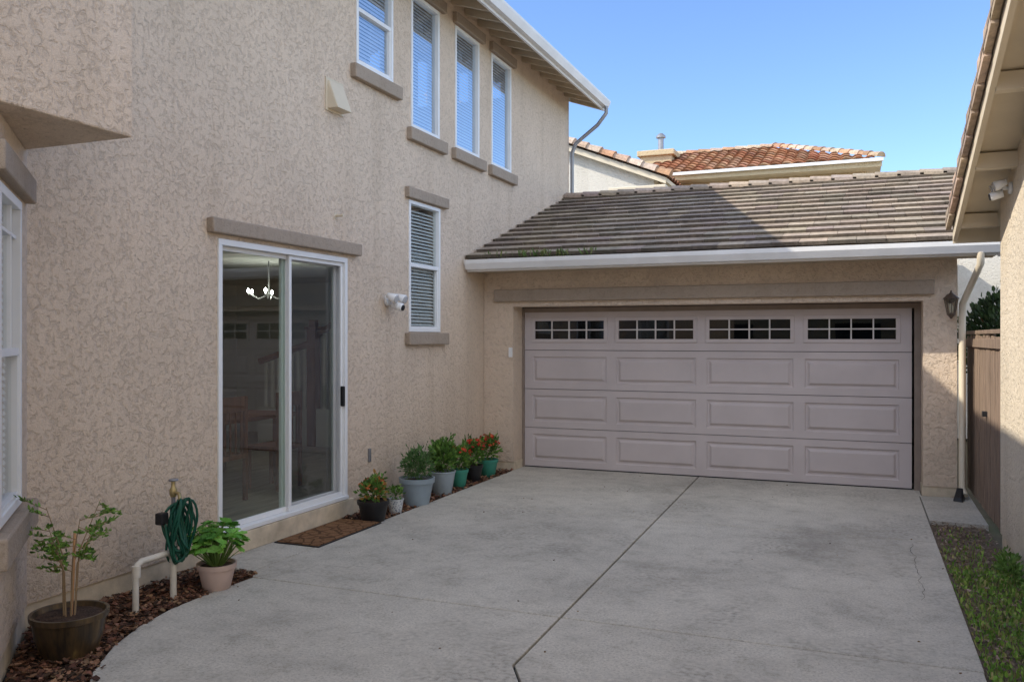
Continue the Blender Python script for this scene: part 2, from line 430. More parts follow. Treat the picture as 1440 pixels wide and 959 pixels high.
for _ in range(9000):
    y=3+5.9*random.random()**1.1; x=random.uniform(.625,1.1)
    dens=.5+.5*math.sin(x*9+y*3.1)*math.cos(y*2.3)
    if y>7.4 and random.random()<.88: continue
    if random.random()>dens+.30: continue
    wp.append(((x,y,-.03+random.random()*.04),(random.uniform(-.5,.5),random.uniform(-.5,.5),1)))
leaves('weed_leaves',wp,.034,[(.22,.38,.06),(.15,.29,.05),(.30,.42,.09),(.38,.36,.14)],sb,asp=.45)
gp=[((random.uniform(.63,1.1),random.uniform(3,8),-.03),(0,0,1.6)) for _ in range(900)]
leaves('grass_blades',gp,.07,[(.22,.38,.07),(.32,.38,.11)],sb,asp=.09)
leaves('wall_weeds',blobpts((1.03,7.3,.06),(.08,.35,.13),420,.1),.04,[(.14,.25,.05),(.20,.33,.08)],sb)
leaves('leaf_litter',[((random.uniform(-4.3,.6),random.uniform(2.5,10.9),.004),(1,0,0)) for _ in range(70)],.018,[(.25,.17,.08),(.15,.09,.05)],drive)

# ---------------------------------------------------------------- HOUSE (left)
house=empty('beige_stucco_house')
WX=-4.78
BL=Basis((WX,0,0),(0,1,0),(1,0,0))
holes=[(5.45,7.31,.17,2.58),(8.58,9.36,1.85,3.36),(7.48,8.22,4.58,5.76),(8.63,9.34,4.2,5.76),(9.78,10.52,4.2,5.76),(10.93,11.66,4.2,5.76)]
wallholes('side_wall',BL,3.4,14.38,.13,6.12,.16,holes,ST,house)
box('foundation_band',WX-.16,WX-.012,3.5,14.37,-.08,.128,FOUND,house)
obox('slider_curb',BL,5.36,7.40,.0,.165,-.01,.035,FOUND,house,bevel=.006)
box('far_end_wall',-12,WX-.16,14.22,14.38,0,6.12,ST,house)
box('west_wall',-12.16,-12,-7,14.38,0,6.12,ST,house)
box('near_end_wall',-12,-3.9,-7,-6.85,0,5.9,ST,house)
box('upper_bumpout',-4.9,-3.89,-6.84,3.74,2.935,6.05,ST,house,bevel=.012)
BA=Basis((WX,3.76,0),(1,-1,0),(1,1,0))
LA=1.2587
wallholes('angled_bay_wall',BA,0.0,LA,.13,2.93,.14,[(.33,1.10,.82,2.57)],ST,house)
obox('bay_foundation',BA,0,LA,-.08,.128,-.14,-.012,FOUND,house)
box('bay_side_wall',-4.03,-3.892,-6.84,2.86,0,2.93,ST,house)
def trim(n,B,u0,u1,v0,v1,d=.06): return obox(n,B,u0,u1,v0,v1,-.01,d,TRIM,house,bevel=.012)
trim('slider_header',BL,5.33,7.50,2.615,2.735,.07)
trim('small_window_header',BL,8.50,9.52,3.375,3.50,.06)
trim('small_window_sill',BL,8.50,9.50,1.70,1.84,.07)
trim('upper_sill',BL,7.38,8.34,4.42,4.565,.07)
for i,(a,b) in enumerate(((8.63,9.34),(9.78,10.52),(10.93,11.66))):
    trim('tall_window_sill',BL,a-.09,b+.13,4.04,4.185,.07)
    trim('tall_window_header',BL,a-.05,b+.12,5.775,5.91,.06)
trim('upper_header',BL,7.38,8.34,5.775,5.91,.06)
trim('bay_header',BA,.06,LA,2.60,2.75,.06)
trim('bay_sill',BA,.06,LA,.64,.80,.07)

def window(B,u0,u1,v0,v1,parent,split=None,blind=True,fw=.04,glass=GLASS,tilt=35,dep=-.075,muntin=None):
    L=[(u0,u1,v0,v0+fw,-.07,.014),(u0,u1,v1-fw,v1,-.07,.014),(u0,u0+fw,v0+fw,v1-fw,-.07,.014),(u1-fw,u1,v0+fw,v1-fw,-.07,.014)]
    if split:
        L.append((u0+fw,u1-fw,split-.02,split+.022,-.055,.006))
        L.append((u0+fw,u0+fw+.022,v0+fw,split-.02,-.05,.002)); L.append((u1-fw-.022,u1-fw,v0+fw,split-.02,-.05,.002)); L.append((u0+fw+.022,u1-fw-.022,v0+fw,v0+fw+.025,-.05,.002))
    if muntin:
        for q in muntin: L.append(q)
    boxes('window_frame',L,WHITE,parent,B=B,bevel=.003)
    oquad('window_pane',B,u0+fw,u1-fw,v0+fw,v1-fw,-.032,glass,parent)
    if blind:
        V=[];F=[]; z=v0+fw+.01; ct,st=math.cos(R(tilt))*.024,math.sin(R(tilt))*.024
        while z<v1-fw-.02:
            k=len(V); zz=z+random.uniform(-.001,.001)
            V+=[B.P(u0+fw+.005,zz-st,dep-ct),B.P(u1-fw-.005,zz-st,dep-ct),B.P(u1-fw-.005,zz,dep+.003),B.P(u0+fw+.005,zz,dep+.003),B.P(u1-fw-.005,zz+st,dep+ct),B.P(u0+fw+.005,zz+st,dep+ct)]
            F+=[(k,k+1,k+2,k+3),(k+3,k+2,k+4,k+5)]; z+=.040
        meshob('blind_slats',V,F,BLIND,parent)
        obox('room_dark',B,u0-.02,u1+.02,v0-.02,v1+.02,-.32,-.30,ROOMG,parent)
window(BL,7.48,8.22,4.58,5.76,house,split=5.16,glass=GLASSU,tilt=-62)
for a,b in ((8.63,9.34),(9.78,10.52),(10.93,11.66)): window(BL,a,b,4.2,5.76,house,glass=GLASSU,tilt=-62)
window(BL,8.58,9.36,1.85,3.36,house,split=2.62,tilt=-42)
window(BA,.33,1.10,.82,2.57,house,split=1.70,tilt=-50,fw=.05,muntin=[(.38,1.05,2.35,2.37,-.05,-.01),(.55,.565,1.72,2.52,-.05,-.01)])

# sliding door
y0,y1,z0,z1=5.45,7.31,.17,2.58
boxes('slider_frame',[(y0,y1,z1-.05,z1,-.12,.016),(y0,y1,z0,z0+.035,-.12,.03),(y0,y0+.045,z0+.035,z1-.05,-.12,.016),(y1-.045,y1,z0+.035,z1-.05,-.12,.016)],WHITE,house,B=BL,bevel=.004)
def sash(n,a,b,d0,d1,w,glass,gd):
    boxes(n,[(a,b,z0+.036,z0+.036+w*1.25,d0,d1),(a,b,z1-.051-w,z1-.051,d0,d1),(a,a+w,z0+.036+w*1.25,z1-.051-w,d0,d1),(b-w,b,z0+.036+w*1.25,z1-.051-w,d0,d1)],WHITE,house,B=BL,bevel=.004)
    oquad(n+'_glass',BL,a+w,b-w,z0+.036+w*1.25,z1-.051-w,gd,glass,house)
sash('fixed_panel',y0+.046,6.44,-.075,-.045,.035,GLASSD,-.062)
sash('sliding_panel',6.38,y1-.046,-.115,-.080,.04,GLASSD,-.10)
sash('screen_panel',6.40,y1-.047,-.038,-.012,.035,SCREEN,-.026)
obox('door_handle',BL,7.215,7.245,1.10,1.30,-.012,.03,BLACK,house,bevel=.008)

# interior
room=house
boxes('room_shell',[(-10.2,-10.1,3.9,13.0,.1,2.8),(-10.1,-4.95,12.0,12.1,.1,2.8),(-10.1,-4.95,3.9,4.0,.1,2.8),(-10.1,-4.95,4.0,12.0,2.7,2.8),(-5.0,-4.945,4.0,5.40,.1,2.7),(-5.0,-4.945,7.36,8.52,.1,2.7),(-5.0,-4.945,9.42,12.0,.1,2.7),(-5.0,-4.945,5.40,7.36,2.62,2.7)],INW,room)
box('room_floor',-10.1,-4.95,4.0,12.0,.1,.16,INF,room)
boxes('stair_half_wall',[(-8.6,-5.6,10.7,10.8,.16,.72)],INW,room)
boxes('stair_balusters',[(-8.5+i*.12,-8.46+i*.12,10.73,10.77,.72,1.4+i*.035) for i in range(7)]+[(-7.43+i*.12,-7.39+i*.12,10.73,10.77,.72,1.85+i*.07) for i in range(12)],WHITE,room)
boxes('stair_newel',[(-7.68,-7.53,10.67,10.82,.16,1.9),(-7.71,-7.50,10.64,10.85,1.9,1.95),(-7.66,-7.55,10.69,10.80,1.95,2.05)],WOODD,room,bevel=.01)
tube('stair_handrail',[[(-8.6,10.75,1.42),(-7.6,10.75,1.72)],[(-7.6,10.75,1.8),(-6.0,10.75,2.65)]],.05,WOODD,room)
boxes('picture_frame',[(-10.098,-10.07,8.2,9.0,1.4,2.1),(-10.098,-10.07,6.6,7.2,1.4,2.1)],WOODD,room)
boxes('dining_table',[(-7.3,-6.2,6.4,8.4,.86,.91),(-7.2,-7.12,6.5,6.58,.16,.86),(-6.38,-6.3,6.5,6.58,.16,.86),(-7.2,-7.12,8.2,8.28,.16,.86),(-6.38,-6.3,8.2,8.28,.16,.86)],WOODD,room,bevel=.008)
def chair(x,y,s):
    boxes('dining_chair',[(x,x+.42,y,y+.42,.58,.63),(x,x+.04,y,y+.04,.16,.58),(x+.38,x+.42,y,y+.04,.16,.58),(x,x+.04,y+.38,y+.42,.16,.58),(x+.38,x+.42,y+.38,y+.42,.16,.58)]
      +([(x+.38,x+.42,y,y+.04,.63,1.2),(x+.38,x+.42,y+.38,y+.42,.63,1.2),(x+.385,x+.415,y+.04,y+.38,1.05,1.2)]+[(x+.39,x+.41,y+.09+i*.08,y+.11+i*.08,.63,1.05) for i in range(4)] if s>0 else [(x,x+.04,y,y+.04,.63,1.2),(x,x+.04,y+.38,y+.42,.63,1.2),(x+.005,x+.035,y+.04,y+.38,.7,1.2)]),WOODD,room,bevel=.006)
chair(-6.1,6.5,1); chair(-6.1,7.4,1); chair(-7.75,6.6,-1)
CX,CY=-6.55,8.35
tube('chandelier',[[(CX,CY,2.7),(CX,CY,2.28)]]+[[(CX,CY,2.30),(CX+.13*math.cos(a),CY+.13*math.sin(a),2.24),(CX+.25*math.cos(a),CY+.25*math.sin(a),2.30)] for a in [i*math.pi/3 for i in range(6)]],.009,GREYM,room)
for i in range(6):
    a=i*math.pi/3
    lathe('chandelier_bulb',(CX+.25*math.cos(a),CY+.25*math.sin(a),2.335),[(.004,-.022),(.011,-.013),(.014,0),(.010,.013),(.003,.028)],BULB,room,seg=12)

# house roof
EX=-4.2; sl=.36
def slope_prism(n,y0,y1,xe,ze,xr,th,mat,up=0):
    zr=ze+abs(xr-xe)*sl
    V=[(xe,y0,ze+up),(xr,y0,zr+up),(xr,y0,zr+th+up),(xe,y0,ze+th+up),(xe,y1,ze+up),(xr,y1,zr+up),(xr,y1,zr+th+up),(xe,y1,ze+th+up)]
    return fix(meshob(n,V,[(0,1,2,3),(7,6,5,4),(0,4,5,1),(1,5,6,2),(2,6,7,3),(3,7,4,0)],mat,house))
slope_prism('roof_deck_east',3.76,14.62,EX,5.93,-8.6,.03,BEIGEW)
slope_prism('roof_deck_west',-7.2,14.62,-13.0,5.93,-8.6,.10,TRIM)
slope_prism('roof_deck_bump',-7.2,3.76,-3.35,5.85,-8.6,.03,BEIGEW)
cB=[(.30,.22,.16),(.36,.27,.2),(.26,.2,.16)]
n1=Vector((sl,0,1)).normalized()
tile_roof('roof_tiles',(EX+.04,3.76,5.955),(0,1,0),(-1,0,sl),n1,10.9,4.7,.33,.3,.025,cB,house)
box('fascia_board',EX-.03,EX,3.77,14.63,5.80,5.955,GUT,house)
gv=[(EX+.001,5.84),(EX+.07,5.84),(EX+.11,5.93),(EX+.115,5.96),(EX+.10,5.96),(EX+.06,5.86),(EX+.001,5.86)]
def gutter_y(n,prof,a,b,mat,parent,swap=False):
    n_=len(prof); V=[];F=[]
    for t in (a,b):
        for p in prof: V.append((p[0],t,p[1]) if not swap else (t,p[0],p[1]))
    F=[tuple(range(n_)),tuple(range(2*n_-1,n_-1,-1))]+[(i,(i+1)%n_,n_+(i+1)%n_,n_+i) for i in range(n_)]
    return fix(meshob(n,V,F,mat,parent))
gutter_y('house_gutter',gv,3.78,14.64,GUT,house)
V=[];F=[]
yy=4.0
while yy<14.6:
    k=len(V); zw=5.93+.58*sl
    V+=[(EX-.03,yy,5.815),(EX-.03,yy+.05,5.815),(EX-.03,yy+.05,5.928),(EX-.03,yy,5.928),(WX-.02,yy,zw-.14),(WX-.02,yy+.05,zw-.14),(WX-.02,yy+.05,zw-.002),(WX-.02,yy,zw-.002)]
    F+=[(k,k+3,k+2,k+1),(k+4,k+5,k+6,k+7),(k,k+1,k+5,k+4),(k+1,k+2,k+6,k+5),(k+2,k+3,k+7,k+6),(k+3,k,k+4,k+7)]
    yy+=.405
meshob('rafter_tails',V,F,BEIGEW,house)
slope_prism('rake_board',14.63,14.67,EX,5.80,-8.6,.16,GUT,0)
tube('house_downspout',[[(-4.13,14.5,5.84),(-4.13,14.5,5.72),(-4.28,14.47,5.52),(-4.66,14.42,5.22),(-4.73,14.41,5.05),(-4.73,14.41,3.6)]],.034,GREYM,house)
V=[BL.P(6.96,4.0,0),BL.P(7.22,4.0,0),BL.P(7.22,4.28,0),BL.P(6.96,4.28,0),BL.P(6.97,4.0,.13),BL.P(7.21,4.0,.13),BL.P(7.21,4.27,.03),BL.P(6.97,4.27,.03)]
fix(meshob('vent_hood',V,[(0,1,2,3),(4,5,6,7),(0,1,5,4),(1,2,6,5),(2,3,7,6),(3,0,4,7)],CREAM,house,bevel=.006))
obox('vent_flange',BL,6.94,7.24,3.98,4.30,-.005,.012,CREAM,house)
lathe('pipe_stub',(WX-.01,7.12,2.98),[(.03,0),(.03,.012),(.013,.014),(.013,.10)],CREAM,house,seg=16,axis='X')
obox('hose_outlet_cover',BL,7.71,7.75,.48,.62,-.01,.02,GREYM,house,bevel=.004)
LENSG=m_plain('lens_grey',(.5,.5,.5),.2)
def floodcam(name,P,out_dir,side,sc=1.0):
    e=empty(name)
    o=Vector(out_dir)*sc; s=Vector(side)*sc; P=Vector(P); Z=Vector((0,0,1))*sc
    def seg(n,a,b,r0,r1,mat,seg_=20,rings=None):
        r0*=sc; r1*=sc
        a=Vector(a);b=Vector(b);ax=(b-a); L=ax.length; ax.normalize(); u=ax.orthogonal().normalized(); w=ax.cross(u)
        rings=rings or [(0,r0*.5),(0.03,r0),(.9,r1),(1,r1*.7)]
        V=[];F=[]
        for t,r in rings:
            for i in range(seg_):
                an=2*math.pi*i/seg_; V.append(a+ax*L*t+(u*math.cos(an)+w*math.sin(an))*r)
        for j in range(len(rings)-1):
            for i in range(seg_): F.append((j*seg_+i,j*seg_+(i+1)%seg_,(j+1)*seg_+(i+1)%seg_,(j+1)*seg_+i))
        F+=[tuple(range(seg_)),tuple((len(rings)-1)*seg_+i for i in range(seg_))]
        return fix(meshob(n,V,F,mat,e,smooth=True))
    seg('mount_plate',P,P+o*.035,.065,.06,WHITE)
    seg('arm',P+o*.03,P+o*.09,.02,.02,WHITE)
    for k,n in ((-1,'lamp_head_a'),(1,'lamp_head_b')):
        seg(n+'_arm',P+o*.06,P+o*.09+s*k*.08+Z*.03,.012,.012,WHITE)
        c=P+o*.09+s*k*.095+Z*.04
        seg(n,c-o*.03-Z*-.01,c+o*.085-Z*.035,.03,.052,WHITE)
        seg(n+'_lens',c+o*.082-Z*.034,c+o*.09-Z*.037,.045,.045,LENSG)
    c=P+o*.10-Z*.05
    seg('camera_body',c-o*.02,c+o*.10-Z*.035,.042,.044,WHITE)
    seg('camera_lens',c+o*.098-Z*.0345,c+o*.108-Z*.037,.034,.032,BLACK)
    return e
floodcam('security_floodlight_camera',(WX,8.10,2.19),(1,0,0),(0,1,0))

# ---------------------------------------------------------------- GARAGE
gar=empty('attached_garage')
GY=10.68
BG=Basis((0,GY,0),(1,0,0),(0,-1,0))
wallholes('front_wall',BG,-4.775,1.0,.11,2.78,.34,[(-4.34,.657,0.0,2.20)],ST,gar)
wallholes('front_foundation',Basis((0,GY+.012,0),(1,0,0),(0,-1,0)),-4.77,.995,-.08,.108,.3,[(-4.33,.65,-.2,.2)],FOUND,gar)
box('side_wall',.84,.998,GY+.341,17.7,0,2.78,ST,gar)
box('back_wall',-4.77,1.0,17.71,17.86,0,2.78,ST,gar)
obox('door_header_trim',BG,-4.60,.77,2.268,2.43,-.01,.065,TRIM,gar,bevel=.012)
fix(meshob('gable_end',[(.98,GY+.02,2.70),(.98,17.8,2.70),(.98,14.2,4.10),(.84,GY+.02,2.70),(.84,17.8,2.70),(.84,14.2,4.10)],[(0,1,2),(3,5,4),(0,3,4,1),(1,4,5,2),(2,5,3,0)],ST,gar))
DY=11.04
boxes('door_jambs',[(-4.34,-4.312,DY-.04,DY+.04,0,2.19),(.585,.655,DY-.03,DY+.04,0,2.19),(-4.31,.585,DY-.03,DY+.04,2.13,2.19)],JAMB,gar)
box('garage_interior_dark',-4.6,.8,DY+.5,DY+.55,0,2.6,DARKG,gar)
door=empty('sectional_garage_door')
dx0,dx1=-4.33,.56
nx=4; sh=.533
BD=Basis((0,DY,0),(1,0,0),(0,-1,0))
pw=1.055; gapx=(dx1-dx0-4*pw)/5
cols_=[(dx0+gapx+i*(pw+gapx),dx0+gapx+i*(pw+gapx)+pw) for i in range(4)]
def section(idx):
    za=.012+idx*sh+.004; zb=.012+(idx+1)*sh-.004
    if idx==3: holes=[(a,b,za+.115,zb-.095) for a,b in cols_]
    else: holes=[(a,b,za+.085,zb-.085) for a,b in cols_]
    wallholes('door_section_%d'%idx,BD,dx0,dx1,za,zb,.045,holes,DOORM,door)
    for h in holes:
        if idx<3:
            a,b,c,d=h
            V=[];F=[]
            rings=[(0,-.002),(.010,-.018),(.032,-.018),(.058,.003),(.064,.005)]
            for (ins,dd) in rings:
                V+=[BD.P(a+ins,c+ins,dd),BD.P(b-ins,c+ins,dd),BD.P(b-ins,d-ins,dd),BD.P(a+ins,d-ins,dd)]
            for j in range(len(rings)-1):
                for i in range(4): F.append((j*4+i,j*4+(i+1)%4,(j+1)*4+(i+1)%4,(j+1)*4+i))
            k=4*(len(rings)-1); F.append((k,k+1,k+2,k+3))
            fix(meshob('raised_panel',V,F,DOORM,door))
        else:
            a,b,c,d=h
            w=.035
            L=[(a-.012,b+.012,c-.012,c+w,-.02,.014),(a-.012,b+.012,d-w,d+.012,-.02,.014),(a-.012,a+w,c+w,d-w,-.02,.014),(b-w,b+.012,c+w,d-w,-.02,.014)]
            boxes('lite_frame',L,DOORM,door,B=BD,bevel=.004)
            ww=(b-a-2*w)
            M=[(a+w+ww*i/4-.008,a+w+ww*i/4+.008,c+w,d-w,-.02,.004) for i in (1,2,3)]
            M.append((a+w,b-w,(c+d)/2-.008,(c+d)/2+.008,-.018,.006))
            boxes('lite_muntins',M,MUNT,door,B=BD)
            oquad('lite_glass',BD,a+w,b-w,c+w,d-w,-.024,GLASSG,door)
for i in range(4): section(i)
box('bottom_seal',dx0,dx1,DY+.005,DY+.04,.0,.013,BLACK,door)
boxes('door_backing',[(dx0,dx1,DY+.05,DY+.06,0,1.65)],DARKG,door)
obox('keypad',BG,-4.40,-4.35,1.52,1.65,-.002,.025,WHITE,gar,bevel=.004)
EY=10.12; ez=2.80; RY=14.2; rz=4.19
gs=(rz-ez)/(RY-EY); SX0=-4.775; SX1=1.36
nF=Vector((0,-gs,1)).normalized()
def gprism(n,ya,za,yb,zb,th,mat,x0=SX0,x1=SX1):
    V=[(x0,ya,za-th),(x1,ya,za-th),(x1,yb,zb-th),(x0,yb,zb-th),(x0,ya,za),(x1,ya,za),(x1,yb,zb),(x0,yb,zb)]
    return fix(meshob(n,V,BF,mat,gar))
gprism('roof_deck_front',EY,ez,RY,rz,.03,CREAM)
gprism('roof_deck_back',18.28,ez,RY+.001,rz,.03,CREAM)
cG=[(.37,.295,.225),(.40,.325,.245),(.33,.27,.21),(.43,.35,.265),(.36,.29,.235)]
SL=math.hypot(RY-EY,rz-ez)
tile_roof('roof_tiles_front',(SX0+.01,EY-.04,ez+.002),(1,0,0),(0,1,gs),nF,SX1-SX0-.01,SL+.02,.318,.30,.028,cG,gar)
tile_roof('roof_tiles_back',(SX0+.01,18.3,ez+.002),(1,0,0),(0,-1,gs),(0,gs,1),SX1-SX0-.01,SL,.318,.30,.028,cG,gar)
V=[];F=[];C=[]
x=SX0+.02
while x<SX1-.1:
    k=len(V); L=.36; h=rz+.10; w=.15
    for (xx,hh) in ((x,h+.02),(x+L,h)):
        V+=[(xx,RY-w,hh-.055),(xx,RY-.05,hh),(xx,RY+.05,hh),(xx,RY+w,hh-.055),(xx,RY+w,hh-.10),(xx,RY-w,hh-.10)]
    F+=[tuple(k+i for i in (5,4,3,2,1,0)),tuple(k+6+i for i in range(6))]+[(k+i,k+(i+1)%6,k+6+(i+1)%6,k+6+i) for i in range(6)]
    c=jit(random.choice(cG),.15); C+=[c]*8; x+=.31
meshob('ridge_caps',V,F,TILE,gar,cols=C)
box('fascia',SX0+.02,SX1,EY-.02,EY,2.64,2.79,GUT,gar)
gp_=[(EY-.021,2.665),(EY-.085,2.665),(EY-.125,2.74),(EY-.13,2.79),(EY-.115,2.79),(EY-.08,2.685),(EY-.021,2.685)]
gutter_y('gutter',gp_,SX0+.03,SX1+.03,GUT,gar,swap=True)
boxes('soffit',[(SX0+.02,SX1-.02,EY,GY-.001,2.66,2.68)],BEIGEW,gar)
gprism('rake_board_east',EY+.02,ez-.035,RY,rz-.035,.14,GUT,SX1-.03,SX1)
tube('garage_downspout',[[(1.16,EY-.06,2.67),(1.16,EY-.06,2.55),(1.13,EY+.2,2.42),(1.05,GY-.06,2.16),(1.045,GY-.05,2.0),(1.045,GY-.05,.12),(1.06,GY-.14,.05)]],.036,CREAM,gar)
gw=[]
for (cx_,n_,sp_) in ((-3.95,30,.05),(-3.7,60,.09),(-3.45,40,.06),(-3.1,22,.05),(-4.4,10,.1)):
    for _ in range(n_): gw.append(((random.gauss(cx_,sp_),EY-.06+random.uniform(-.03,.08),2.80),(0,-.2,1)))
leaves('gutter_weeds',gw,.10,[(.12,.20,.05),(.22,.24,.09)],gar,asp=.18)

lan=empty('wall_lantern')
lx,lz=.93,2.17; ly=GY-.12
LJ=m_plain('lantern_bronze',(.10,.07,.05),.5)
lathe('backplate',(lx,GY+.002,lz+.05),[(.055,0),(.055,-.01),(.04,-.022)],LJ,lan,axis='Y',seg=20)
tube('bracket',[[(lx,GY-.015,lz+.06),(lx,GY-.06,lz+.11),(lx,ly,lz+.13),(lx,ly,lz+.10)]],.009,LJ,lan)
lathe('cap',(lx,ly,lz+.04),[(.085,0),(.075,.015),(.03,.05),(.012,.075),(.004,.09)],LJ,lan,seg=8,smooth=False)
lathe('glass_body',(lx,ly,lz-.12),[(.04,0),(.068,.155)],m_glass('lantern_glass',(.75,.72,.62),.1,.15),lan,seg=8,smooth=False)
lathe('base',(lx,ly,lz-.15),[(.008,-.03),(.02,-.01),(.045,.02),(.045,.033)],LJ,lan,seg=8,smooth=False)
tube('cage_bars',[[(lx+.041*math.cos(a),ly+.041*math.sin(a),lz-.12),(lx+.07*math.cos(a),ly+.07*math.sin(a),lz+.04)] for a in [i*math.pi/4 for i in range(8)]],.004,LJ,lan)
lathe('bulb',(lx,ly,lz-.06),[(.01,-.05),(.022,-.01),(.02,.02),(.008,.05)],m_plain('bulb_glass',(.8,.78,.7),.2),lan,seg=12)

# ---------------------------------------------------------------- RIGHT HOUSE
rh=empty('neighboring_stucco_house')
RX=1.12; YF=8.41; rs=.315
under=lambda y:2.80+rs*(8.9-y)
yr=-1.0
pts=[(YF,0.1),(YF,under(YF)),(yr,under(yr)),(-10,under(yr)-rs*9),(-10,.1)]
V=[(RX,a,b) for a,b in pts]+[(RX+.2,a,b) for a,b in pts]; n=len(pts)
fix(meshob('gable_wall',V,[tuple(range(n)),tuple(range(2*n-1,n-1,-1))]+[(i,(i+1)%n,n+(i+1)%n,n+i) for i in range(n)],ST2,rh))
box('foundation',RX+.012,RX+.19,-10,YF-.01,-.08,.1,FOUND,rh)
box('rear_wall',RX+.2,10,YF-.2,YF,0,under(YF)-.02,ST2,rh)
def rprism(n,x0,x1,ya,yb,off0,off1,mat):
    V=[]
    for yv in (ya,yb):
        b=under(yv)
        V+=[(x0,yv,b+off0),(x1,yv,b+off0),(x1,yv,b+off1),(x0,yv,b+off1)]
    return fix(meshob(n,V,[(0,1,2,3),(7,6,5,4),(0,4,5,1),(1,5,6,2),(2,6,7,3),(3,7,4,0)],mat,rh))
rprism('roof_sheathing',.84,10,8.9,yr,0.0,.03,CREAM)
rprism('barge_board',.80,.838,8.9,yr,-.12,.06,CREAM)
box('eave_fascia',.80,10,8.90,8.94,2.66,2.86,CREAM,rh)
V=[]
for i in range(9):
    yo=8.62-i*1.05
    V.append((.838,RX,yo-.05,yo+.05,under(yo)-.125,under(yo)-.005))
boxes('outlookers',V,CREAM,rh)
rb=[(.80,yr,under(yr)),(10,yr,under(yr)),(10,-10.5,under(yr)-rs*9.5),(.80,-10.5,under(yr)-rs*9.5)]
meshob('roof_back',rb,[(0,1,2,3)],TRIM,rh)
nR=Vector((0,rs,1)).normalized()
tile_roof('roof_tiles',(.74,8.98,under(8.98)+.05),(1,0,0),(0,-1,rs),nR,9,10.4,.33,.3,.035,[(.33,.26,.20),(.40,.31,.24),(.27,.21,.17)],rh)
V=[];F=[];C=[]
y=8.98
while y>yr:
    k=len(V)
    for (yy,hh) in ((y,.16),(y-.36,.085)):
        b=under(yy)
        V+=[(.745,yy,b-.03+hh*.3),(.79,yy,b-.03+hh*.3),(.79,yy,b+hh+.02),(.745,yy,b+hh+.02)]
    F+=[(k,k+1,k+2,k+3),(k+7,k+6,k+5,k+4),(k,k+4,k+5,k+1),(k+1,k+5,k+6,k+2),(k+2,k+6,k+7,k+3),(k+3,k+7,k+4,k)]
    C+=[jit((.50,.38,.28),.25)]*6; y-=.33
meshob('rake_tiles',V,F,TILE,rh,cols=C)
floodcam('security_floodlight_camera',(RX,7.80,2.975),(-1,0,0),(0,1,0),.78)

# ---------------------------------------------------------------- FENCE
fe=empty('wooden_fence')
L=[];y=YF+.03
while y<11.3:
    w=random.uniform(.125,.14); dx=random.uniform(-.006,.006); h=1.80+random.uniform(-.02,.02)
    L.append((1.17+dx,1.19+dx,y,y+w,.02+random.uniform(0,.02),h)); y+=w+.009
boxes('pickets',L,FENCE,fe,bevel=.003)
boxes('rails_posts',[(1.20,1.24,YF+.03,11.3,.3,.39),(1.20,1.24,YF+.03,11.3,1.5,1.59),(1.16,1.26,YF+.03,11.35,1.82,1.86),(1.19,1.28,9.9,9.99,0,1.82),(1.145,1.168,YF+.03,11.3,1.68,1.77)],FENCE,fe,bevel=.004)
obox('gate_latch',Basis((1.145,0,0),(0,1,0),(-1,0,0)),9.6,9.68,1.0,1.05,-.02,.02,BLACK,fe)

sh_=empty('green_shrub')
tube('stems',[[(1.8,13.2,0,1.5),(1.75+.1*i,13.1,1.0,1),(1.5+.18*i,13+.1*i,2.1,.5)] for i in range(5)],.02,WOODD,sh_)
leaves('foliage',blobpts((1.75,13.2,1.75),(.6,.7,.75),3000,.2),.09,[(.05,.09,.03),(.08,.12,.045),(.035,.06,.025)],sh_)

# ---------------------------------------------------------------- BACKGROUND HOUSES
bh=empty('tile_roof_house')
PALE=m_stucco('pale_stucco',(.70,.655,.57),.6)
OCHRE=m_stucco('ochre_stucco',(.60,.48,.30),.6)
cO=[(.44,.19,.09),(.52,.25,.135),(.39,.155,.075),(.54,.31,.18),(.44,.24,.14)]
box('walls',-9.5,.15,24.6,34,0,6.30,OCHRE,bh)
ey,ez2,ry,rz2=24.0,6.40,27.4,7.62
s2=(rz2-ez2)/(ry-ey); w2=6.4
def wf(t): return (0,w2-3.0*t)
barrel_roof('roof_tiles',(-5.9,ey,ez2),(1,0,0),(0,1,s2),(0,-s2,1),w2,math.hypot(ry-ey,rz2-ez2),bh,cO,wf)
TP=m_plain('tile_plain',(.42,.22,.13),.9)
meshob('hip_end',[(.5,ey,ez2),(.5,ey+6.8,ez2),(-2.5,ry,rz2)],[(0,1,2)],TP,bh)
meshob('roof_rear',[(-5.9,ey+6.8,ez2),(.5,ey+6.8,ez2),(-2.5,ry,rz2),(-5.9,ry,rz2)],[(0,1,2,3)],TP,bh)
def caps(n,a,b,r,parent,cols):
    a=Vector(a);b=Vector(b);d=(b-a);L=d.length;d.normalize();u=d.cross(Vector((0,0,1))).normalized();w=u.cross(d)
    V=[];F=[];C=[];s=0
    while s<L:
        k=len(V)
        for (t,rr) in ((s,r*1.15),(min(L,s+.42),r*.85)):
            for i in range(9):
                an=math.pi*i/8; V.append(a+d*t+u*math.cos(an)*rr+w*math.sin(an)*rr)
        for i in range(8): F.append((k+i,k+i+1,k+10+i,k+9+i))
        F.append(tuple(k+i for i in range(9)))
        C+=[jit(random.choice(cols),.15)]*9; s+=.38
    meshob(n,V,F,TILE,parent,cols=C)
cP=[(.52,.37,.26),(.48,.28,.17),(.56,.44,.33)]
caps('ridge_tiles',(-5.9,ry,rz2+.03),(-2.5,ry,rz2+.03),.12,bh,cP)
caps('hip_tiles',(.5,ey,ez2+.05),(-2.5,ry,rz2+.05),.12,bh,cP)
box('eave_fascia',-5.9,.52,ey-.03,ey,6.20,6.39,OCHRE,bh)
box('gutter_line',-5.9,.55,ey-.14,ey-.031,6.33,6.41,GUT,bh)
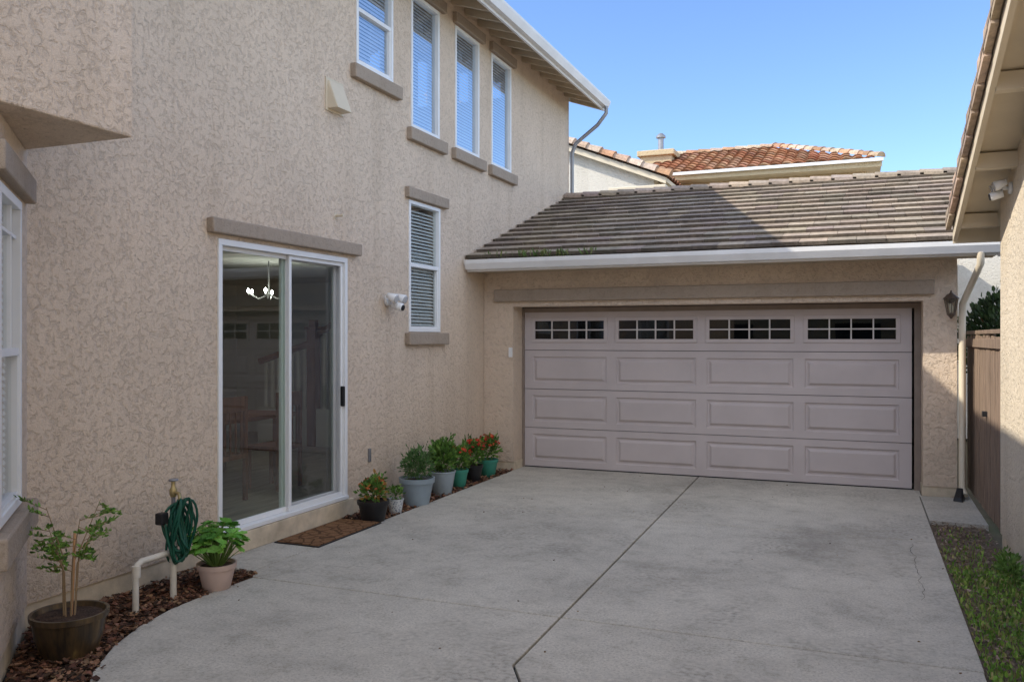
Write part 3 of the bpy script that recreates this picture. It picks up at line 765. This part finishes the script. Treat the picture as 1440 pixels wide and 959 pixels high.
box('soffit',-5.9,.5,ey,24.6,6.21,6.24,CREAM,bh)
box('side_soffit',.15,.5,24.6,31,6.21,6.24,CREAM,bh)
box('chimney_stack',-6.3,-5.35,26,27.2,5,7.38,OCHRE,bh)
box('chimney_cap',-6.4,-5.25,25.9,27.3,7.38,7.55,OCHRE,bh,bevel=.02)
tube('flue_pipe',[[(-5.78,26.5,7.4),(-5.78,26.5,8.05)]],.09,GREYM,bh)
lathe('flue_cap',(-5.78,26.5,8.03),[(.15,0),(.15,.06),(.06,.14)],GREYM,bh,seg=16)

ph=empty('pale_gable_house')
gx0,gx1=-11.0,-4.75; zt=lambda x:5.74+.40*(-4.48-x)
V=[(gx0,21,0),(gx1,21,0),(gx1,21,zt(gx1)-.12),(gx0,21,zt(gx0)-.12)]
V+= [(a,b+5,c) for a,b,c in V]
fix(meshob('gable_walls',V,[(0,1,2,3),(7,6,5,4),(0,4,5,1),(1,5,6,2),(2,6,7,3),(3,7,4,0)],PALE,ph))
V=[(gx0,20.75,zt(gx0)-.1),(-4.4,20.75,zt(-4.4)-.1),(-4.4,26,zt(-4.4)-.1),(gx0,26,zt(gx0)-.1)]; V+=[(a,b,c+.1) for a,b,c in V]
fix(meshob('roof_deck',V,BF,CREAM,ph))
sO=Vector((-1,0,.4)).normalized()
barrel_roof('roof_tiles',(-4.38,20.75,zt(-4.38)+.02),(0,1,0),sO,(.4,0,1),5.2,7.1,ph,cO)
caps('rake_tiles',(-4.3,20.76,zt(-4.3)+.04),(gx0,20.76,zt(gx0)+.04),.16,ph,cP)
fix(meshob('rake_board',[(gx0,20.72,zt(gx0)-.16),(-4.4,20.72,zt(-4.4)-.16),(-4.4,20.72,zt(-4.4)-.02),(gx0,20.72,zt(gx0)-.02),(gx0,20.75,zt(gx0)-.16),(-4.4,20.75,zt(-4.4)-.16),(-4.4,20.75,zt(-4.4)-.02),(gx0,20.75,zt(gx0)-.02)],[(0,1,2,3),(7,6,5,4),(0,4,5,1),(1,5,6,2),(2,6,7,3),(3,7,4,0)],CREAM,ph))
box('parapet_chase',-5.35,-4.2,19.4,20.2,0,5.16,OCHRE,ph)
box('parapet_cap',-5.45,-4.1,19.3,20.3,5.16,5.28,CREAM,ph,bevel=.02)
bb=empty('pale_stucco_building')
box('walls',1.6,9,17,26,0,4.2,PALE,bb)
box('flat_eave',1.4,9.2,16.8,26.2,4.2,4.4,CREAM,bb)
fh=empty('street_side_house')
box('walls',-9,7,-26,-17,0,5.2,OCHRE,fh)
fix(meshob('roof',[(-9.6,-26.6,5.2),(7.6,-26.6,5.2),(7.6,-16.4,5.2),(-9.6,-16.4,5.2),(-6,-21.5,7.4),(4,-21.5,7.4)],[(0,1,5,4),(1,2,5),(2,3,4,5),(3,0,4),(3,2,1,0)],TP,fh))
boxes('windows',[(-6,-4.4,-17,-16.95,1,2.4),(-1,.8,-17,-16.95,1,2.4),(3,4.6,-17,-16.95,1,2.4),(-6,-4.4,-17,-16.95,3.4,4.6),(3,4.6,-17,-16.95,3.4,4.6)],DARKG,fh)
for tx,ty,ts in ((-6,-12,1.0),(3.5,-13.5,1.15)):
    te=empty('street_tree')
    tube('trunk',[[(tx,ty,-.05,1.5),(tx+.1,ty,1.2,1.1),(tx-.05,ty+.1,2.2,.9)]]+[[(tx-.05,ty+.1,2.0,.8),(tx+1.1*math.cos(a),ty+1.1*math.sin(a),3.6,.3)] for a in (0,1.3,2.6,3.9,5.2)],.11,WOODD,te)
    for bx_,by_,bz_ in ((0,0,4.2),(.9,.3,3.6),(-.9,.2,3.7),(.1,-.9,3.6),(.2,.8,4.6)):
        leaves('crown',blobpts((tx+bx_,ty+by_,bz_),(1.1*ts,1.1*ts,.9*ts),650,.2),.22,[(.05,.10,.03),(.08,.14,.04),(.04,.07,.025)],te)

# ---------------------------------------------------------------- PLANTS & POTS
def pot(name,c,r,h,mat,style='plain',soil=True,parent=None):
    e=empty(name)
    x,y=c; z=-.02
    rb=r*.68
    if style=='rim':
        prof=[(rb*.9,0),(rb,.01),(r*.93,h*.82),(r*1.0,h*.83),(r*1.03,h),(r*.93,h),(r*.86,h*.86),(.001,h*.86)]
    elif style=='bowl':
        prof=[(rb*.95,0),(rb*1.05,.01),(r*.9,h*.5),(r*.96,h*.86),(r*1.03,h*.88),(r*1.04,h),(r*.95,h),(r*.9,h*.88),(.001,h*.88)]
    else:
        prof=[(rb*.95,0),(rb,.008),(r*.97,h*.93),(r*1.02,h*.95),(r*1.02,h),(r*.93,h),(r*.88,h*.88),(.001,h*.88)]
    lathe('pot_body',(x,y,z),prof,mat,e,seg=40)
    lathe('pot_soil',(x,y,z),[(r*.90,h*.89),(r*.5,h*.91),(.001,h*.92)],SOIL,e,seg=24,cap=False)
    return e
m,nt,out=newmat('bronze_glaze'); co=coord(nt,True,(18,18,3)); f=noise(nt,co,1,5)
col=ramp(nt,f,[(.35,(.035,.028,.022)),(.6,(.12,.08,.04)),(.75,(.28,.19,.07))])
prin(nt,out,col,.32,None,.3,.5); BRZ=m
P1=(-4.16,3.54)
e=pot('potted_young_tree',P1,.20,.25,BRZ,'bowl')
random.seed(11)
st=[];lv=[]
for i in range(7):
    a=i*.92+.3; r=random.uniform(.08,.24); h=random.uniform(.5,.80)
    b=(P1[0]+.03*math.cos(a),P1[1]+.03*math.sin(a),.2)
    mid=(P1[0]+r*.3*math.cos(a),P1[1]+r*.3*math.sin(a),.2+h*.45)
    tip=(P1[0]+r*math.cos(a),P1[1]+r*math.sin(a),.16+h*.85)
    st.append([(*b,1.0),(*mid,.8),(*tip,.35)])
    for j in range(7):
        t=.25+.15*j; q=Vector(mid).lerp(Vector(tip),(t-.2))
        aa=a+random.uniform(-1.8,1.8); d=Vector((math.cos(aa),math.sin(aa),random.uniform(-.3,.5)))*random.uniform(.07,.15)
        st.append([(*q,.5),(*(q+d*.6),.4),(*(q+d),.2)])
        for k in range(24):
            s=random.uniform(.2,1.15); lv.append((q+d*s,(d.normalized()+Vector((random.uniform(-1,1),random.uniform(-1,1),.2)))))
tube('stems',st,.005,m_plain('stem_brown',(.34,.24,.14),.8),e,res=2)
tube('stake',[[(P1[0]+.01,P1[1],.15),(P1[0]+.03,P1[1]+.01,.68)]],.008,m_plain('stake',(.62,.34,.17),.8),e)
leaves('foliage',lv,.031,[(.18,.33,.06),(.25,.42,.08),(.12,.23,.05)],e,asp=.42)
P2=(-4.25,4.84)
e=pot('potted_geranium',P2,.135,.20,m_plain('pinkish_clay',(.56,.42,.36),.7,.08),'rim')
gl=[];gs_=[]
for _ in range(120):
    a=random.uniform(0,6.28); r=.22*math.sqrt(random.random()); z=.22+random.uniform(.02,.10)+.20*math.sqrt(max(0,1-(r/.24)**2))*random.uniform(.3,1)
    p=(P2[0]+r*math.cos(a),P2[1]+r*math.sin(a),z)
    gl.append((p,(math.cos(a)*r*3,math.sin(a)*r*3,.5)))
    gs_.append([(P2[0]+r*.2*math.cos(a),P2[1]+r*.2*math.sin(a),.16),(P2[0]+r*.7*math.cos(a),P2[1]+r*.7*math.sin(a),z-.05),(p[0],p[1],z-.008)])
leaves('foliage',gl,.080,[(.19,.44,.06),(.27,.55,.10),(.12,.32,.05)],e,shape='round')
tube('stems',gs_,.003,m_plain('stem_green',(.15,.25,.06),.7),e,res=1)

STG=m_plain('stem_g',(.10,.13,.05),.8)
def bushy(name,c,r,h,mat,style,fr,fh,n,cols,size,flowers=None,nf=0,asp=.5):
    e=pot(name,c,r,h,mat,style)
    pts=blobpts((c[0],c[1],h+fh*.42),(fr,fr,fh*.58),n,.15)
    pts=[p for p in pts if p[0].z>h-.05]
    leaves('foliage',pts,size,cols,e,asp=asp)
    sp_=[];sl_=[]
    for _ in range(10):
        a=random.uniform(0,6.28); q0=Vector((c[0],c[1],h)); tip=Vector((c[0]+fr*1.15*math.cos(a)*random.uniform(.4,1),c[1]+fr*1.15*math.sin(a)*random.uniform(.4,1),h+fh*random.uniform(.7,1.15)))
        sp_.append([(*q0,1),(*tip,.4)])
        for t in (.7,.78,.85,.9,.95,1.0): sl_.append((q0.lerp(tip,t),(tip-q0)+Vector((random.uniform(-.2,.2),random.uniform(-.2,.2),0))))
    tube('stems',sp_,.003,STG,e,res=1)
    leaves('sprigs',sl_,size*.9,cols,e,asp=asp)
    if flowers:
        fp=[]
        for _ in range(nf):
            a=random.uniform(0,6.28); ph_=random.uniform(.1,1.2)
            fp.append(((c[0]+fr*math.cos(a)*math.cos(ph_),c[1]+fr*math.sin(a)*math.cos(ph_),h+fh*.42+fh*.60*math.sin(ph_)),(math.cos(a),math.sin(a),.8)))
        leaves('flowers',fp,.042,flowers,e,shape='flower')
    return e
GRN=[(.14,.28,.055),(.20,.36,.07),(.09,.18,.04)]
DGR=[(.08,.18,.055),(.12,.24,.07),(.15,.26,.10)]
RED=[(.66,.05,.03),(.76,.16,.05),(.55,.03,.02)]
bushy('potted_kalanchoe',(-4.40,7.20),.155,.22,BLACK,'rim',.15,.19,330,GRN+[(.36,.20,.05)],.05,[(.65,.28,.06),(.55,.16,.05)],40)
m,nt,out=newmat('patterned_ceramic'); co=coord(nt); v=N(nt,'ShaderNodeTexVoronoi'); v.inputs['Scale'].default_value=45; nt.links.new(co,v.inputs['Vector'])
prin(nt,out,ramp(nt,v.outputs['Distance'],[(.25,(.20,.24,.30)),(.45,(.62,.64,.64))]),.35,None,0,.5)
bushy('patterned_pot_plant',(-4.40,7.63),.085,.16,m,'plain',.07,.09,80,GRN,.04)
bushy('potted_rosemary_bush',(-4.42,8.12),.19,.30,m_plain('bluegrey_pot',(.27,.33,.37),.5,.08),'rim',.19,.30,1300,DGR,.045,asp=.3)
bushy('potted_jasmine',(-4.44,8.76),.155,.28,m_plain('grey_pot',(.30,.35,.38),.5,.08),'plain',.18,.36,750,GRN,.06)
TEAL=m_plain('teal_pot',(.05,.25,.18),.45,.1)
bushy('potted_red_flowers',(-4.46,9.24),.115,.23,TEAL,'rim',.14,.26,420,GRN,.05,RED,55)
bushy('potted_red_flowers',(-4.47,9.68),.12,.22,BLACK,'rim',.15,.30,420,GRN,.05,RED,60)
bushy('potted_red_flowers',(-4.48,10.15),.135,.23,TEAL,'rim',.15,.30,450,GRN,.05,RED,65)

m,nt,out=newmat('coir_mat'); co=coord(nt)
f=noise(nt,co,140,4,.7); col=ramp(nt,f,[(.3,(.15,.075,.035)),(.7,(.36,.20,.11))])
wv=N(nt,'ShaderNodeTexVoronoi'); wv.inputs['Scale'].default_value=9; wv.feature='DISTANCE_TO_EDGE'; nt.links.new(co,wv.inputs['Vector'])
col=mix(nt,ramp(nt,wv.outputs['Distance'],[(.03,.7),(.09,0.0)]),col,(.06,.035,.022))
prin(nt,out,col,.95,bump(nt,f,1,.01),0,.05)
mat_=empty('doormat')
box('mat_base',-4.70,-4.27,6.10,7.10,.002,.018,m,mat_,bevel=.004)
box('mat_border',-4.715,-4.255,6.085,7.115,.0015,.010,BLACK,mat_)

hb=empty('hose_bib_with_green_hose')
tube('pvc_riser',[[(-4.37,4.22,-.06),(-4.37,4.22,.27),(-4.37,4.235,.30),(-4.37,4.27,.315),(-4.37,4.50,.315),(-4.37,4.54,.33),(-4.37,4.55,.36)]],.021,PIPE,hb)
lathe('elbow',(-4.37,4.225,.25),[(.028,-.03),(.028,.045)],PIPE,hb,seg=16)
lathe('tee',(-4.37,4.55,.28),[(.028,-.03),(.028,.08)],PIPE,hb,seg=16)
tube('post',[[(-4.37,4.55,-.06),(-4.37,4.55,.40)]],.022,PIPE,hb)
tube('riser_metal',[[(-4.37,4.55,.38),(-4.37,4.55,.76)]],.014,GREYM,hb)
lathe('faucet_body',(-4.37,4.55,.72),[(.018,-.03),(.026,-.01),(.026,.02),(.014,.04),(.014,.075)],BRASS,hb,seg=14)
tube('faucet_spout',[[(-4.37,4.55,.72),(-4.30,4.53,.72),(-4.28,4.52,.68)]],.013,BRASS,hb)
lathe('faucet_handle',(-4.37,4.55,.80),[(.032,0),(.034,.006),(.030,.012)],GREYM,hb,seg=12)
random.seed(5)
paths=[]
for k in range(13):
    ry_=random.uniform(.05,.10); rz_=random.uniform(.14,.21); cx=-4.33+random.uniform(-.03,.06); cy=4.55+random.uniform(-.03,.03); cz=.66-rz_+random.uniform(-.03,.02)
    p=[]
    tw=random.uniform(-.6,.6)
    for i in range(29):
        a=2*math.pi*i/28
        yv=ry_*math.sin(a); xv=.03*math.sin(a*2+k)
        p.append((cx+xv+yv*math.sin(tw)*.6,cy+yv*math.cos(tw),cz+rz_*math.cos(a)*(1+.08*math.sin(3*a+k))))
    paths.append(p)
tube('hose_coils',paths,.0085,HOSE,hb,res=3)
tube('hose_tail',[[(-4.28,4.52,.67),(-4.27,4.50,.60),(-4.30,4.47,.50),(-4.32,4.50,.35),(-4.30,4.56,.25)]],.0085,HOSE,hb)
obox('backflow_bracket',Basis((-4.40,4.50,0),(0,1,0),(1,0,0)),-.09,-.02,.52,.60,0,.06,BLACK,hb,bevel=.01)
bx=empty('black_downspout_splash_block')
fix(meshob('block_body',[(.93,10.40,.005),(1.03,10.36,.005),(1.08,10.6,.005),(.98,10.62,.005),(.95,10.44,.05),(1.01,10.41,.05),(1.05,10.58,.13),(.99,10.6,.13)],BF,BLACK,bx,bevel=.01))

# ---------------------------------------------------------------- light / world / camera
d=Vector((1,.58,-.95)).normalized()
sun=bpy.data.lights.new('sun','SUN'); sun.energy=5.0; sun.angle=R(.53); sun.color=(1,.93,.80)
so=bpy.data.objects.new('sun',sun); so.rotation_euler=d.to_track_quat('-Z','Y').to_euler(); so.location=(-20,-12,20); COL.objects.link(so)
w=bpy.data.worlds.new('World'); scene.world=w; w.use_nodes=True
nt=w.node_tree; nt.nodes.clear()
o=nt.nodes.new('ShaderNodeOutputWorld'); b=nt.nodes.new('ShaderNodeBackground'); s=nt.nodes.new('ShaderNodeTexSky')
s.sky_type='NISHITA'; s.sun_disc=False; s.sun_elevation=R(39.4); s.sun_rotation=R(239.9); s.air_density=.85; s.dust_density=.15; s.ozone_density=2.5
sky=mix(nt,1.0,s.outputs[0],(1.50,1.66,1.92),'MULTIPLY')
tc=nt.nodes.new('ShaderNodeTexCoord'); sp=nt.nodes.new('ShaderNodeSeparateXYZ'); nt.links.new(tc.outputs['Generated'],sp.inputs[0])
fill_dir=math_(nt,'MULTIPLY_ADD',sp.outputs['Y'],-.75,math_(nt,'MULTIPLY_ADD',sp.outputs['X'],.32,math_(nt,'MULTIPLY',sp.outputs['Z'],.36)))
mr=nt.nodes.new('ShaderNodeMapRange'); mr.interpolation_type='SMOOTHSTEP'
mr.inputs[1].default_value=.02; mr.inputs[2].default_value=.62; nt.links.new(fill_dir,mr.inputs[0])
sky_fill=mix(nt,mr.outputs[0],(0,0,0),(7.1,6.9,6.1))  # bright glow added to the sky to lift the shaded walls
tot=mix(nt,1.0,sky,sky_fill,'ADD')
b.inputs[1].default_value=.15
nt.links.new(tot,b.inputs[0]); nt.links.new(b.outputs[0],o.inputs[0])
cam=bpy.data.cameras.new('camera'); cam.lens=30; cam.sensor_width=36; cam.clip_end=500; cam.shift_y=-.003
co_=bpy.data.objects.new('camera',cam); co_.location=(0,0,1.78); co_.rotation_euler=(R(90),0,R(22.2)); COL.objects.link(co_)
scene.camera=co_
scene.view_settings.view_transform='Standard'; scene.view_settings.look='None'; scene.view_settings.exposure=0
